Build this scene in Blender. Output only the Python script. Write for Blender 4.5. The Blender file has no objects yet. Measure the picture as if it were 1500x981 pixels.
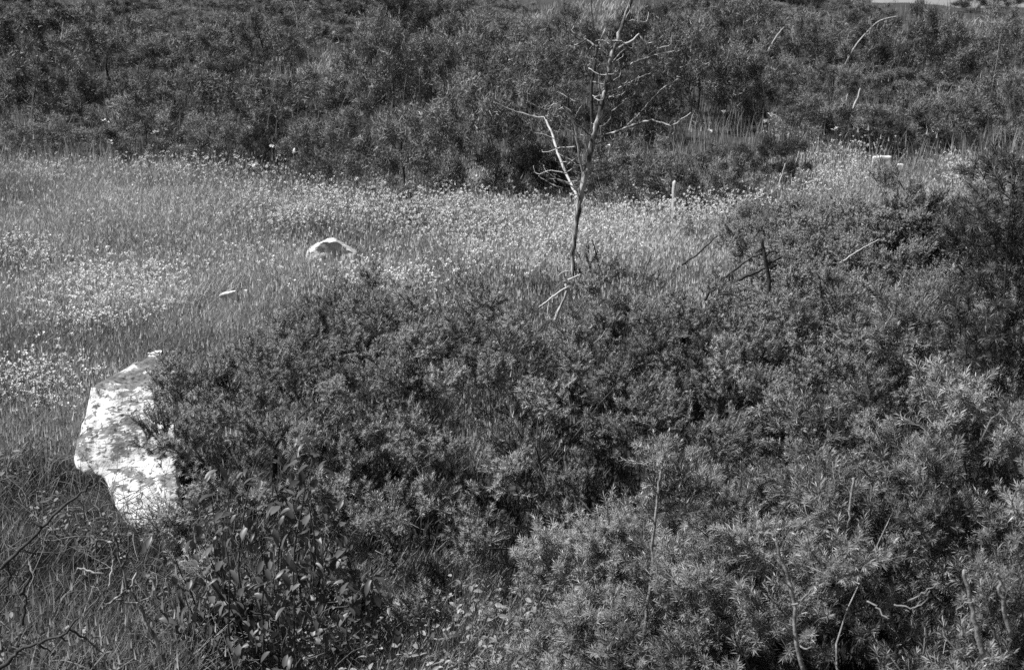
import bpy, bmesh, math, random
import numpy as np
from mathutils import Vector, noise as mnoise

# ------------------------------------------------------------------ camera, sky, sun, exposure
scene = bpy.context.scene
CAM_H, PITCH, FPX = 2.2, math.radians(-15.0), 2060.0     # metres, radians, focal length in photo pixels
cam_data = bpy.data.cameras.new('camera')
cam_data.sensor_width = 36.0
cam_data.lens = 36.0 * FPX / 1500.0
cam_data.clip_start, cam_data.clip_end = 0.05, 8000.0
cam_data.dof.use_dof = True
cam_data.dof.focus_distance = 5.6
cam_data.dof.aperture_fstop = 11.0
cam = bpy.data.objects.new('camera', cam_data)
cam.location = (0, 0, CAM_H)
cam.rotation_euler = (math.pi / 2 + PITCH, 0, 0)
scene.collection.objects.link(cam)
scene.camera = cam

SUN_EL, SUN_AZ = math.radians(55), math.radians(-97)    # azimuth clockwise from +Y: the sun stands to the left, a little behind
sun_dir = Vector((math.sin(SUN_AZ) * math.cos(SUN_EL), math.cos(SUN_AZ) * math.cos(SUN_EL), math.sin(SUN_EL)))
world = bpy.data.worlds.new('World')
scene.world = world
world.use_nodes = True
wn = world.node_tree
wn.nodes.clear()
sky = wn.nodes.new('ShaderNodeTexSky')
sky.sky_type = 'NISHITA'
sky.sun_disc = False
sky.sun_elevation = SUN_EL
sky.sun_rotation = SUN_AZ
bw = wn.nodes.new('ShaderNodeRGBToBW')                   # black and white photograph
bg = wn.nodes.new('ShaderNodeBackground')
bg.inputs['Strength'].default_value = 0.05
out = wn.nodes.new('ShaderNodeOutputWorld')
wn.links.new(sky.outputs[0], bw.inputs[0])
wn.links.new(bw.outputs[0], bg.inputs['Color'])
wn.links.new(bg.outputs[0], out.inputs[0])
ld = bpy.data.lights.new('sun', 'SUN')
ld.energy = 5.0
ld.angle = math.radians(0.5)
lo = bpy.data.objects.new('sun', ld)
lo.rotation_euler = sun_dir.to_track_quat('Z', 'Y').to_euler()
lo.location = (0, 0, 30)
scene.collection.objects.link(lo)
scene.view_settings.view_transform = 'Standard'
scene.view_settings.look = 'None'
scene.view_settings.exposure = 0.55
scene.cycles.max_bounces = 5
scene.cycles.diffuse_bounces = 2
scene.cycles.glossy_bounces = 1
scene.cycles.transmission_bounces = 1
scene.cycles.use_denoising = False

rng = np.random.default_rng(7)
C = scene.collection

# ------------------------------------------------------------------ helpers
def tag(o, label=None, cat=None, group=None, kind=None):
    if label: o['label'] = label
    if cat: o['category'] = cat
    if group: o['group'] = group
    if kind: o['kind'] = kind
    return o

def thing(name, loc, label, cat, group=None):
    o = bpy.data.objects.new(name, None)
    o.empty_display_size = 0.1
    o.location = loc
    C.objects.link(o)
    return tag(o, label, cat, group)

def mesh(name, V, F, mat, tone=None, smooth=False):
    V = np.asarray(V, np.float32); F = np.asarray(F, np.int32)
    me = bpy.data.meshes.new(name)
    n = len(F)
    me.vertices.add(len(V)); me.vertices.foreach_set('co', V.ravel())
    me.loops.add(n * 3); me.loops.foreach_set('vertex_index', F.ravel())
    me.polygons.add(n)
    me.polygons.foreach_set('loop_start', np.arange(0, n * 3, 3, dtype=np.int32))
    try: me.polygons.foreach_set('loop_total', np.full(n, 3, np.int32))
    except Exception: pass
    if tone is not None:
        a = me.attributes.new('tone', 'FLOAT', 'POINT')
        a.data.foreach_set('value', np.asarray(tone, np.float32))
    me.update(calc_edges=True)
    if smooth: me.polygons.foreach_set('use_smooth', np.ones(n, bool))
    me.materials.append(mat)
    return me

def link(name, me, parent=None, loc=None):
    o = bpy.data.objects.new(name, me)
    C.objects.link(o)
    if parent is not None: o.parent = parent
    if loc is not None: o.location = loc
    return o

def unit(v):
    return v / np.maximum(np.linalg.norm(v, axis=-1, keepdims=True), 1e-9)

def frames(d, twist):
    """rotation matrices whose Z axis is d, spun by twist"""
    d = unit(d)
    ref = np.where(np.abs(d[:, 2:3]) < 0.95, np.array([[0, 0, 1.0]]), np.array([[1.0, 0, 0]]))
    x = unit(np.cross(ref, d)); y = np.cross(d, x)
    c, s = np.cos(twist)[:, None], np.sin(twist)[:, None]
    return np.stack([x * c + y * s, y * c - x * s, d], axis=2)

def place(proto, pos, R, scale, tone):
    """many transformed copies of one small shape, as one vertex/face/tone set"""
    V, F, T = proto
    N = len(pos)
    P = np.einsum('nij,vj->nvi', R * np.asarray(scale).reshape(N, 1, 1), V) + pos[:, None, :]
    Fo = F[None] + (np.arange(N) * len(V))[:, None, None]
    To = T[None] + np.asarray(tone)[:, None]
    return P.reshape(-1, 3), Fo.reshape(-1, 3), To.ravel()

def merge(sets):
    Vs, Fs, Ts, k = [], [], [], 0
    for V, F, T in sets:
        Vs.append(V); Fs.append(F + k); Ts.append(T); k += len(V)
    return np.concatenate(Vs), np.concatenate(Fs), np.concatenate(Ts)

def smooth_path(P, n=4):
    P = np.asarray(P, float)
    out = []
    for i in range(len(P) - 1):
        p0, p1, p2, p3 = P[max(i - 1, 0)], P[i], P[i + 1], P[min(i + 2, len(P) - 1)]
        for t in np.linspace(0, 1, n, endpoint=False):
            out.append(0.5 * (2 * p1 + (p2 - p0) * t + (2 * p0 - 5 * p1 + 4 * p2 - p3) * t * t + (3 * p1 - p0 - 3 * p2 + p3) * t ** 3))
    out.append(P[-1])
    return np.array(out)

def tube(P, r0, r1, sides=6, n=4, wob=0.0, r=None):
    P = smooth_path(P, n)
    K = len(P)
    if wob: P[1:-1] += rng.normal(0, wob * .5, (K - 2, 3))
    T = unit(np.gradient(P, axis=0))
    ref = np.array([0.3, 1.0, 0.1])
    X = unit(np.cross(T, ref)); Y = np.cross(T, X)
    rad = np.linspace(r0, r1, K) if r is None else np.interp(np.linspace(0, 1, K), np.linspace(0, 1, len(r)), r)
    rad = rad * (1 + rng.normal(0, 0.05, K))
    a = np.arange(sides) * 2 * math.pi / sides
    V = (P[:, None] + (X[:, None] * np.cos(a)[None, :, None] + Y[:, None] * np.sin(a)[None, :, None]) * rad[:, None, None]).reshape(-1, 3)
    F = []
    for i in range(K - 1):
        for j in range(sides):
            a0, a1 = i * sides + j, i * sides + (j + 1) % sides
            F += [(a0, a1, a1 + sides), (a0, a1 + sides, a0 + sides)]
    top = len(V); V = np.vstack([V, P[-1] + T[-1] * rad[-1], P[0]])
    for j in range(sides):
        F.append(((K - 1) * sides + j, (K - 1) * sides + (j + 1) % sides, top))
        F.append(((j + 1) % sides, j, top + 1))
    return V, np.array(F), np.full(len(V), 0.0)

# ------------------------------------------------------------------ terrain and the view of it
def g(x, y):
    x = np.asarray(x, float); y = np.asarray(y, float)
    s = np.clip(y - 15, 0, 27)
    side = np.clip((x - 7.5) / 6, 0, 1)
    z = s * (0.040 - 0.010 * side)
    z = z - np.clip(y - 42, 0, 60) * 0.09
    near = np.exp(-((y - 42) / 40).clip(0) ** 2)
    z = z + near * (0.05 * np.sin(x * 0.9 + 1.3) * np.cos(y * 0.7) + 0.03 * np.sin(x * 2.1 + y * 1.7) + 0.015 * np.sin(x * 5.3 - y * 4.1))
    z = z + 6.5 * np.clip((y - 140) / 300, 0, 1) ** 2
    return z

def rays(px, py):
    u = (np.asarray(px, float) - 750) / FPX; v = (490.5 - np.asarray(py, float)) / FPX
    cp, sp = math.cos(PITCH), math.sin(PITCH)
    return np.stack([u, cp - sp * v, sp + cp * v], -1)

STEPS = np.concatenate([np.linspace(2, 12, 90), np.linspace(12.15, 44, 170), np.geomspace(45, 900, 60)])
def ground(px, py):
    D = rays(np.atleast_1d(px), np.atleast_1d(py))
    D = D / D[:, 1:2]
    X = D[:, 0:1] * STEPS; Z = CAM_H + D[:, 2:3] * STEPS
    below = Z < g(X, STEPS[None] + 0 * X)
    i = np.where(below.any(1), below.argmax(1), len(STEPS) - 1)
    i0 = np.maximum(i - 1, 0); r = np.arange(len(i))
    h1 = Z[r, i] - g(X[r, i], STEPS[i]); h0 = Z[r, i0] - g(X[r, i0], STEPS[i0])
    f = np.clip(h0 / np.where(np.abs(h0 - h1) < 1e-9, 1, h0 - h1), 0, 1)
    t = STEPS[i0] + (STEPS[i] - STEPS[i0]) * f
    x = D[:, 0] * t
    return np.stack([x, t, g(x, t)], -1)

def at(px, py, Y):
    """the point at distance Y into the hillside seen in that direction"""
    d = rays(px, py)
    return np.array([0, 0, CAM_H]) + d / d[1] * Y

def path_at(pts, Y, dy=None):
    n = len(pts)
    dy = [0] * n if dy is None else (np.linspace(0, dy, n) if np.isscalar(dy) else dy)
    return np.array([at(p[0], p[1], Y + k) for p, k in zip(pts, dy)])

# ------------------------------------------------------------------ materials (a black and white photograph: neutral greys)
def mat_new(name):
    m = bpy.data.materials.new(name); m.use_nodes = True
    nt = m.node_tree
    return m, nt, nt.nodes['Principled BSDF']

def grey(v): return (v, v, v, 1)

def plant_mat(name, lo_, hi_, rough=0.5, spec=0.3, trans=0.0):
    """leaf colour that differs from leaf to leaf: the tone value of each leaf picks it"""
    m, nt, b = mat_new(name)
    at_ = nt.nodes.new('ShaderNodeAttribute'); at_.attribute_name = 'tone'
    oi = nt.nodes.new('ShaderNodeObjectInfo')
    ad = nt.nodes.new('ShaderNodeMath'); ad.operation = 'MULTIPLY_ADD'
    ad.inputs[1].default_value = 0.16
    nt.links.new(oi.outputs['Random'], ad.inputs[0]); nt.links.new(at_.outputs['Fac'], ad.inputs[2])
    cr = nt.nodes.new('ShaderNodeValToRGB')
    cr.color_ramp.elements[0].color = grey(lo_); cr.color_ramp.elements[1].color = grey(hi_)
    nt.links.new(ad.outputs[0], cr.inputs[0])
    nt.links.new(cr.outputs[0], b.inputs['Base Color'])
    b.inputs['Roughness'].default_value = rough
    b.inputs['Specular IOR Level'].default_value = spec
    if trans:
        tr = nt.nodes.new('ShaderNodeBsdfTranslucent'); mx = nt.nodes.new('ShaderNodeMixShader')
        nt.links.new(cr.outputs[0], tr.inputs[0]); mx.inputs[0].default_value = trans
        nt.links.new(b.outputs[0], mx.inputs[1]); nt.links.new(tr.outputs[0], mx.inputs[2])
        nt.links.new(mx.outputs[0], nt.nodes['Material Output'].inputs[0])
    return m

def noise_mat(name, stops, scale, detail=6, rough=0.85, bump=0.0, stretch=None, coord='Object', rgh=0.6):
    m, nt, b = mat_new(name)
    tc = nt.nodes.new('ShaderNodeTexCoord'); nz = nt.nodes.new('ShaderNodeTexNoise')
    nz.inputs['Scale'].default_value = scale; nz.inputs['Detail'].default_value = detail; nz.inputs['Roughness'].default_value = rgh
    src = tc.outputs[coord]
    if stretch:
        mp = nt.nodes.new('ShaderNodeMapping'); mp.inputs['Scale'].default_value = stretch
        nt.links.new(src, mp.inputs[0]); src = mp.outputs[0]
    nt.links.new(src, nz.inputs['Vector'])
    cr = nt.nodes.new('ShaderNodeValToRGB'); el = cr.color_ramp.elements
    el[0].position, el[0].color = stops[0][0], grey(stops[0][1])
    el[1].position, el[1].color = stops[-1][0], grey(stops[-1][1])
    for p, v in stops[1:-1]:
        e = el.new(p); e.color = grey(v)
    nt.links.new(nz.outputs['Fac'], cr.inputs[0]); nt.links.new(cr.outputs[0], b.inputs['Base Color'])
    b.inputs['Roughness'].default_value = rough
    if bump:
        bp = nt.nodes.new('ShaderNodeBump'); bp.inputs['Strength'].default_value = bump; bp.inputs['Distance'].default_value = 0.02
        nt.links.new(nz.outputs['Fac'], bp.inputs['Height']); nt.links.new(bp.outputs[0], b.inputs['Normal'])
    return m

M_needle = plant_mat('juniper needles', 0.016, 0.37, 0.42, 0.4)
M_needle_far = plant_mat('distant juniper foliage', 0.035, 0.33, 0.5, 0.3)
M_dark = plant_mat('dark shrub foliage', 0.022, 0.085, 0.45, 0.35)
M_scrub = plant_mat('grey green low scrub', 0.06, 0.30, 0.5, 0.3)
M_leaf = plant_mat('broad glossy leaves', 0.03, 0.16, 0.42, 0.35, 0.15)
M_grass = plant_mat('dry meadow grass', 0.08, 0.52, 0.6, 0.2, 0.2)
M_dgrass = plant_mat('green grass', 0.05, 0.34, 0.55, 0.25, 0.15)
M_herb = plant_mat('low herbs', 0.05, 0.36, 0.5, 0.3, 0.15)
M_petal = plant_mat('white petals', 0.42, 0.82, 0.6, 0.2, 0.2)
M_bark_dead = noise_mat('weathered dead bark', [(0.40, 0.03), (0.48, 0.10), (0.53, 0.30), (0.62, 0.5)], 26, 7, 0.8, 0.7, (1, 1, 0.3))
M_bark_pale = noise_mat('bleached bare wood', [(0.3, 0.22), (0.5, 0.45), (0.7, 0.62)], 30, 5, 0.75, 0.4, (1, 1, 0.4))
M_bark_dark = noise_mat('dark twig bark', [(0.35, 0.015), (0.6, 0.05), (0.75, 0.16)], 25, 5, 0.8, 0.4)
M_bark_stem = noise_mat('grey juniper stem', [(0.3, 0.10), (0.5, 0.24), (0.7, 0.36)], 40, 5, 0.8, 0.4)
M_soil = noise_mat('soil under plants', [(0.35, 0.015), (0.5, 0.035), (0.65, 0.06)], 3.0, 9, 0.95, 0.5, rgh=0.7)

# ------------------------------------------------------------------ ground
def build_ground():
    xs = np.concatenate([-np.geomspace(14, 2500, 36)[::-1], np.arange(-13.5, 13.6, 0.22), np.geomspace(14, 2500, 36)])
    ys = np.concatenate([[-400, -100, -30, -10], np.arange(-4, 18, 0.22), np.arange(18.2, 50, 0.6), np.geomspace(51, 4000, 50)])
    X, Y = np.meshgrid(xs, ys)
    V = np.stack([X, Y, g(X, Y)], -1).reshape(-1, 3)
    nx, ny = len(xs), len(ys)
    i, j = np.meshgrid(np.arange(nx - 1), np.arange(ny - 1))
    a = (j * nx + i).ravel()
    F = np.concatenate([np.stack([a, a + 1, a + nx + 1], 1), np.stack([a, a + nx + 1, a + nx], 1)])
    o = link('ground', mesh('ground', V, F, M_soil, smooth=True))
    tag(o, 'uneven dark soil of the hillside showing between plants', None, None, 'structure')
build_ground()

# ------------------------------------------------------------------ juniper foliage shapes
def sprig_proto(rg, n, L, nl, nw, kite=False, spread=1.12):
    V, F, T = [], [], []
    for k in range(n):
        t = (k + 0.5) / n
        a = k * 2.4 + rg.uniform(-.4, .4)
        tilt = spread * (1 - 0.38 * t) + rg.uniform(-.15, .15)
        d = np.array([math.cos(a) * math.sin(tilt), math.sin(a) * math.sin(tilt), math.cos(tilt)])
        side = np.array([-math.sin(a), math.cos(a), 0])
        b = np.array([0, 0, L * t]); l = nl * rg.uniform(.75, 1.15) * (1 - 0.25 * t)
        tone = rg.uniform(-.28, .28) + 0.16 * t
        i = len(V)
        if kite:
            mid = b + d * l * .45 + np.array([0, 0, 0.0012])
            V += [b, mid - side * nw / 2, mid + side * nw / 2, b + d * l]
            F += [(i, i + 1, i + 2), (i + 1, i + 3, i + 2)]; T += [tone] * 4
        else:
            V += [b - side * nw / 2, b + side * nw / 2, b + d * l]
            F += [(i, i + 1, i + 2)]; T += [tone] * 3
    return np.array(V), np.array(F), np.array(T)

def spray_proto(rg, L, ns, n_needles, nl, nw, kite=False, sprig_len=0.04):
    """a curved shoot with short side shoots full of needles"""
    bend = rg.uniform(-.5, .5, 2)
    P = lambda t: np.array([bend[0] * L * t * t, bend[1] * L * t * t - 0.0, L * t])
    sets = []
    for k in range(ns):
        t = 0.15 + 0.85 * (k + .5) / ns
        a = k * 2.1 + rg.uniform(-.6, .6)
        tilt = rg.uniform(.55, 1.05) * (1 - .55 * t)
        d = np.array([[math.cos(a) * math.sin(tilt), math.sin(a) * math.sin(tilt), math.cos(tilt)]])
        pr = sprig_proto(rg, n_needles, sprig_len * rg.uniform(.7, 1.2), nl, nw, kite)
        sets.append(place(pr, P(t)[None], frames(d, rg.uniform(0, 6, 1)), [1.0], [rg.uniform(-.06, .06) + .12 * t - .06]))
    ax = tube([P(0), P(.5), P(1)], 0.0022, 0.0012, 3, 1)
    sets.append((ax[0], ax[1], np.full(len(ax[0]), 0.25)))
    return merge(sets)

def blob_points(rg, lobes, n, zmin=0.03, shell=(.86, 1.04), lump=0.10):
    """points on the outside of a lumpy union of rounded lobes, with outward directions"""
    L = np.array(lobes, float)
    w = L[:, 3] * L[:, 4] + L[:, 3] * L[:, 5]; w = w / w.sum()
    P, N = [], []
    got = 0
    while got < n:
        k = rg.choice(len(L), n * 2, p=w)
        d = unit(rg.normal(0, 1, (n * 2, 3)))
        d[:, 2] = np.abs(d[:, 2]) * np.where(rg.random(n * 2) < .8, 1, -.35)
        d = unit(d)
        c, r = L[k, :3], L[k, 3:6]
        lm = 1 + lump * (np.sin(d[:, 0] * 7 + k * 2.1) * np.sin(d[:, 1] * 6 + k) + .7 * np.sin(d[:, 2] * 11 + d[:, 0] * 5 + k * 3.3))
        p = c + r * d * (rg.uniform(*shell, n * 2) * lm)[:, None]
        nrm = unit(d / r)
        keep = p[:, 2] > g(p[:, 0], p[:, 1]) + zmin
        for c2 in range(len(L)):
            q = np.linalg.norm((p - L[c2, :3]) / L[c2, 3:6], axis=1)
            keep &= (k == c2) | (q > .84)
        P.append(p[keep]); N.append(nrm[keep]); got += keep.sum()
    return np.concatenate(P)[:n], np.concatenate(N)[:n]

def thin_out(P, N, dmin):
    """greedy thinning so that no two clump centres are closer than dmin"""
    cell = {}; keep = []
    for i, p in enumerate(P):
        c = tuple(np.floor(p / dmin).astype(int))
        ok = True
        for dx in (-1, 0, 1):
            for dy in (-1, 0, 1):
                for dz in (-1, 0, 1):
                    for q in cell.get((c[0] + dx, c[1] + dy, c[2] + dz), ()):
                        if np.sum((P[q] - p) ** 2) < dmin * dmin: ok = False; break
                    if not ok: break
                if not ok: break
            if not ok: break
        if ok:
            keep.append(i); cell.setdefault(c, []).append(i)
    return P[keep], N[keep]

def foliage(rg, lobes, dmin, protos, per=30, jit=.036, up=.85, scale=(.8, 1.2), tone=.42, lump=.2, clump=.13, spread=.6, inner=True, flat=.95, back=.03):
    """clumps of shoots on the outside of the crown, gaps between them, and a thin layer of older shoots inside, darkened to paint the shade of those gaps"""
    sets = []
    for shell, dm, pr_n, tn in (((.80, 1.14), dmin, per, 0.0), ((.44, .58), dmin * .8, max(3, int(per * .36)), -.5)):  # the inner layer's tone is dropped to paint shade into the gaps
        if shell[0] < .6 and not inner: continue
        A = sum(2.2 * l[3] * l[5] + 2.2 * l[3] * l[4] + l[4] * l[5] for l in lobes)
        P, N = blob_points(rg, lobes, int(2.2 * A / dm ** 2) + 20, shell=shell, lump=lump)
        P, N = thin_out(P, N, dm)
        n = len(P)
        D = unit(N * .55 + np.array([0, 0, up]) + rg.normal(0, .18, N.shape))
        size = rg.uniform(.75, 1.25, n)
        ct = rg.normal(0, clump, n)
        P = np.repeat(P, pr_n, 0); D = np.repeat(D, pr_n, 0); ct = np.repeat(ct, pr_n); size = np.repeat(size, pr_n)
        off = rg.normal(0, jit, P.shape) * np.array([1, 1, flat]) * size[:, None]
        D = unit(D + rg.normal(0, spread * .6, D.shape) + off / jit * .32)
        P = P + off - D * back * size[:, None]
        which = rg.integers(0, len(protos), len(P))
        for k, pr in enumerate(protos):
            s = which == k
            m = s.sum()
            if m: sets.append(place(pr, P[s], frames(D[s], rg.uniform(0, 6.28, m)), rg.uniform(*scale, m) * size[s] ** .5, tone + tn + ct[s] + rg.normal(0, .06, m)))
    return merge(sets)

def wood(rg, base, lobes, n, r0, mat, parent, name='branch'):
    """woody limbs from the root to the crown, each a part"""
    for i in range(n):
        l = lobes[i % len(lobes)]
        d = unit(rg.normal(0, 1, 3)); d[2] = abs(d[2])
        tip = np.array(l[:3]) + np.array(l[3:6]) * d * .95
        mid = (np.array(base) + tip) / 2 + rg.normal(0, .08, 3)
        V, F, T = tube([base, mid * .5 + np.array(base) * .5 + [0, 0, .02], mid + [0, 0, -.03], tip], r0 * rg.uniform(.7, 1.1), r0 * .1, 6, 4, .006)
        link(name, mesh(name, V - np.array(base), F, mat, T, True), parent)

rgp = np.random.default_rng(11)
NEAR = [spray_proto(rgp, .07, 7, 19, .023, .0020, True, .024) for _ in range(8)]
MID = [spray_proto(rgp, .062, 8, 15, .0175, .0027, False, .021) for _ in range(8)]
SMALL = [spray_proto(rgp, .075, 7, 9, .018, .0055, False, .03) for _ in range(6)]

def bush(name, label, cat, lobes, dmin, protos, mat, seed, stems=5, stem_mat=None, r0=.014, group='junipers', **kw):
    rg = np.random.default_rng(seed)
    lobes = [(x, y, z + float(g(x, y)), a, b, c) for x, y, z, a, b, c in lobes]
    bx, by = np.mean([l[0] for l in lobes]), np.mean([l[1] for l in lobes])
    base = np.array([bx, by, float(g(bx, by))])
    t = thing(name, base, label, cat, group)
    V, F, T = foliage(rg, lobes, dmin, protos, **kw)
    f = link('foliage', mesh('foliage', V - base, F, mat, T), t)
    f['kind'] = 'stuff'
    wood(rg, base, lobes, stems, r0, stem_mat or M_bark_dark, t)
    return t

# ------------------------------------------------------------------ the big junipers of the foreground
main_b = bush('juniper_bush', 'broad dark spreading juniper filling the middle of the foreground, black hollow under its front', 'juniper bush',
     [(.02, 5.75, .22, .62, .85, .50), (-.42, 5.55, .18, .50, .75, .44), (.50, 5.75, .22, .55, .80, .50), (.30, 5.05, .10, .55, .42, .36), (-.15, 6.5, .2, .8, .5, .42), (.0, 4.78, .06, .55, .3, .26), (-.35, 4.62, .06, .36, .28, .32), (.12, 4.52, .05, .4, .26, .27), (.5, 4.45, .08, .32, .26, .3), (-.5, 4.95, .06, .3, .35, .3), (.75, 6.3, .22, .5, .6, .46),
      (.55, 5.2, .2, .4, .5, .42), (.85, 5.6, .25, .4, .5, .45), (.3, 4.75, .1, .4, .3, .3), (.85, 4.75, .1, .4, .4, .36)],
     .225, MID, M_needle, 21, stems=7)
left_b = bush('juniper_bush', 'juniper overgrowing the right side of the big white lichened boulder', 'juniper bush',
     [(-1.08, 6.3, .12, .45, .55, .36), (-.75, 6.1, .14, .45, .6, .42), (-1.25, 5.95, .05, .35, .40, .34), (-1.0, 5.45, .22, .34, .36, .40), (-.75, 5.2, .1, .34, .34, .36), (-1.04, 5.10, .18, .26, .26, .38), (-1.12, 5.0, .12, .22, .2, .26), (-1.15, 5.06, .34, .22, .18, .22), (-1.18, 5.24, .54, .20, .18, .17), (-1.02, 4.85, .05, .2, .2, .24), (-1.12, 5.5, .40, .20, .20, .25), (-.95, 5.6, .3, .3, .3, .36), (-.72, 6.9, .2, .4, .4, .42)],
     .205, MID, M_needle, 22, stems=5)
near_b = bush('juniper_bush', 'nearest juniper at the lower right corner with long starry needles and bleached twigs', 'juniper bush',
     [(.95, 3.35, .35, .42, .50, .50), (1.25, 3.1, .40, .40, .50, .58), (.65, 3.7, .2, .35, .42, .42), (1.2, 3.75, .4, .5, .45, .62), (.62, 3.15, .15, .30, .32, .38), (1.0, 2.75, .22, .42, .32, .42), (1.35, 2.7, .3, .3, .3, .45)],
     .18, NEAR, M_needle, 23, stems=6, stem_mat=M_bark_stem, tone=.2, r0=.007)
rb = bush('juniper_bush', 'juniper behind the lower right one, beneath the black hollow at mid right', 'juniper bush',
     [(1.75, 5.6, .3, .65, .65, .55), (1.2, 5.3, .2, .45, .55, .5), (2.35, 5.4, .35, .55, .6, .6), (1.3, 6.3, .25, .6, .5, .45), (1.15, 4.7, .15, .4, .5, .42), (1.7, 4.75, .3, .45, .5, .5)],
     .225, MID, M_needle, 24, stems=5)
lead_b = bush('juniper_bush', 'small juniper at bottom centre right with a tall bare grey leader stem', 'juniper bush',
     [(.42, 4.05, .12, .30, .30, .36), (.55, 4.4, .1, .3, .3, .38)], .12, NEAR, M_needle, 25, stems=2, stem_mat=M_bark_stem)
# bare leader stems standing out of the lower junipers
def stem_part(parent, pts, Y, r0, r1, mat, dy=None, name='leader_stem', wob=.004):
    V, F, T = tube(path_at(pts, Y, dy), r0, r1, 6, 4, wob)
    return link(name, mesh(name, V - np.array(parent.location), F, mat, T, True), parent)
stem_part(lead_b, [(940, 985), (946, 900), (953, 850), (957, 800), (962, 740), (966, 700), (970, 685)], 3.72, .0058, .003, M_bark_stem)
for p in ([(953, 850), (940, 838), (938, 825)], [(957, 800), (972, 786), (985, 775)], [(960, 765), (948, 752), (943, 735)], [(964, 720), (953, 712), (941, 716)], [(948, 885), (935, 878), (925, 868)], [(955, 830), (985, 838), (1000, 815)]):
    stem_part(lead_b, p, 3.72, .003, .0015, M_bark_stem, -.03, 'side_twig')
stem_part(near_b, [(1178, 985), (1165, 930), (1160, 880), (1157, 850), (1140, 810), (1135, 790)], 2.72, .005, .0025, M_bark_stem)
for p in ([(1160, 885), (1175, 878), (1185, 870)], [(1163, 930), (1150, 915), (1135, 910)], [(1165, 940), (1180, 950), (1190, 940)], [(1157, 860), (1147, 848), (1138, 846)]):
    stem_part(near_b, p, 2.72, .0025, .0012, M_bark_stem, -.03, 'side_twig')
stem_part(near_b, [(1440, 960), (1430, 915), (1418, 870), (1412, 835)], 2.58, .0062, .0035, M_bark_stem)
stem_part(near_b, [(1480, 930), (1472, 895), (1465, 860), (1462, 840)], 2.62, .005, .003, M_bark_stem)
stem_part(near_b, [(1250, 700), (1246, 740), (1243, 770)], 2.95, .003, .002, M_bark_stem)
for p in ([(1310, 885), (1335, 890), (1355, 880), (1362, 865)], [(1330, 880), (1350, 870), (1368, 858)], [(1400, 900), (1410, 885), (1425, 880)], [(1270, 880), (1285, 890), (1300, 905)],
          [(1240, 640), (1228, 615), (1235, 590)], [(1480, 745), (1490, 720), (1503, 700)], [(1500, 640), (1470, 610), (1440, 600)], [(1440, 650), (1450, 620), (1470, 600)], [(1130, 680), (1118, 670), (1105, 668)], [(1020, 855), (1024, 840), (1022, 815)]):
    stem_part(near_b, p, 2.5 if p[0][0] > 1200 else 3.2, .0017, .0009, M_bark_stem, -.04, 'bare_twig')

# upright shoots that break the outline of the big junipers
def spires(parent, spots, protos, mat, seed, Y):
    rg = np.random.default_rng(seed)
    sets = []
    for (px, py, hp) in spots:
        a = at(px, py + hp, Y); b = at(px, py, Y)
        n = 9
        for k in range(n):
            f = k / (n - 1)
            P = (a + (b - a) * f)[None] + rg.normal(0, .016, (6, 3))
            D = unit(np.array([[0, 0, 1.0]]) + rg.normal(0, .30 * (1.3 - f), (6, 3)))
            sets.append(place(protos[rg.integers(len(protos))], P, frames(D, rg.uniform(0, 6, 6)), rg.uniform(.7, 1.1, 6) * (1.2 - .6 * f), rg.normal(.25, .08, 6)))
    V, F, T = merge(sets)
    o = link('upright_shoots', mesh('upright_shoots', V - np.array(parent.location), F, mat, T), parent)
    o['kind'] = 'stuff'
spires(left_b, [(443, 430, 110), (500, 445, 90), (575, 470, 80), (470, 445, 90), (418, 470, 60), (528, 440, 100), (545, 460, 80), (385, 505, 60), (330, 525, 45)], MID, M_needle, 5, 6.6)
spires(main_b, [(692, 458, 80), (655, 500, 60), (760, 470, 50), (840, 455, 50), (900, 450, 60), (955, 470, 50), (1000, 480, 50)], MID, M_needle, 6, 6.5)

# ------------------------------------------------------------------ mid-distance bushes on the right
bush('thorn_scrub', 'low grey scrub with bleached twigs right of the dark upright dead stick', 'scrub bush',
     [(1.85, 8.6, .15, .42, .5, .42), (2.45, 8.9, .15, .42, .5, .48), (1.75, 7.6, .1, .36, .4, .40)], .14, SMALL, M_scrub, 31, 4, M_bark_stem, group='mid slope scrub')
bush('thorn_scrub', 'low scrub patch below the white stone slab at right', 'scrub bush',
     [(2.75, 10.6, .05, .6, .6, .30), (2.1, 10.4, .05, .5, .6, .28), (3.3, 10.2, .08, .5, .6, .36)], .14, SMALL, M_scrub, 32, 3, M_bark_stem, group='mid slope scrub')
bush('thorn_scrub', 'rounded scrub bush above the black hollow at mid right', 'scrub bush',
     [(2.75, 9.0, .22, .42, .4, .46), (3.2, 8.7, .2, .36, .4, .42)], .15, SMALL, M_dark, 33, 3, M_bark_dark, group='mid slope scrub')  # dark foliage colour stands in for the shade of the hollow
bush('thorn_scrub', 'grey scrub bush under the black hollow at mid right', 'scrub bush',
     [(2.2, 7.0, .12, .42, .45, .46), (2.8, 6.9, .15, .40, .45, .46), (3.3, 7.5, .2, .42, .5, .52)], .14, SMALL, M_scrub, 34, 3, M_bark_stem, group='mid slope scrub')
bush('thorn_scrub', 'sparse dark scrub round the foot of the bare tree', 'scrub bush',
     [(.58, 9.1, .08, .2, .2, .16), (.3, 8.7, .05, .2, .2, .12), (.75, 8.8, .05, .2, .2, .14)], .14, SMALL, M_dark, 38, 5, M_bark_dark, .006, group='mid slope scrub', per=9)
bush('thorn_scrub', 'loose grey scrub patch to the left of the dark leaning stem at right', 'scrub bush',
     [(2.5, 11.3, .05, .4, .4, .24), (2.2, 11.2, .03, .35, .4, .22), (2.9, 10.9, .05, .35, .4, .24)], .17, SMALL, M_scrub, 36, 3, M_bark_stem, group='mid slope scrub', per=18)
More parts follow.
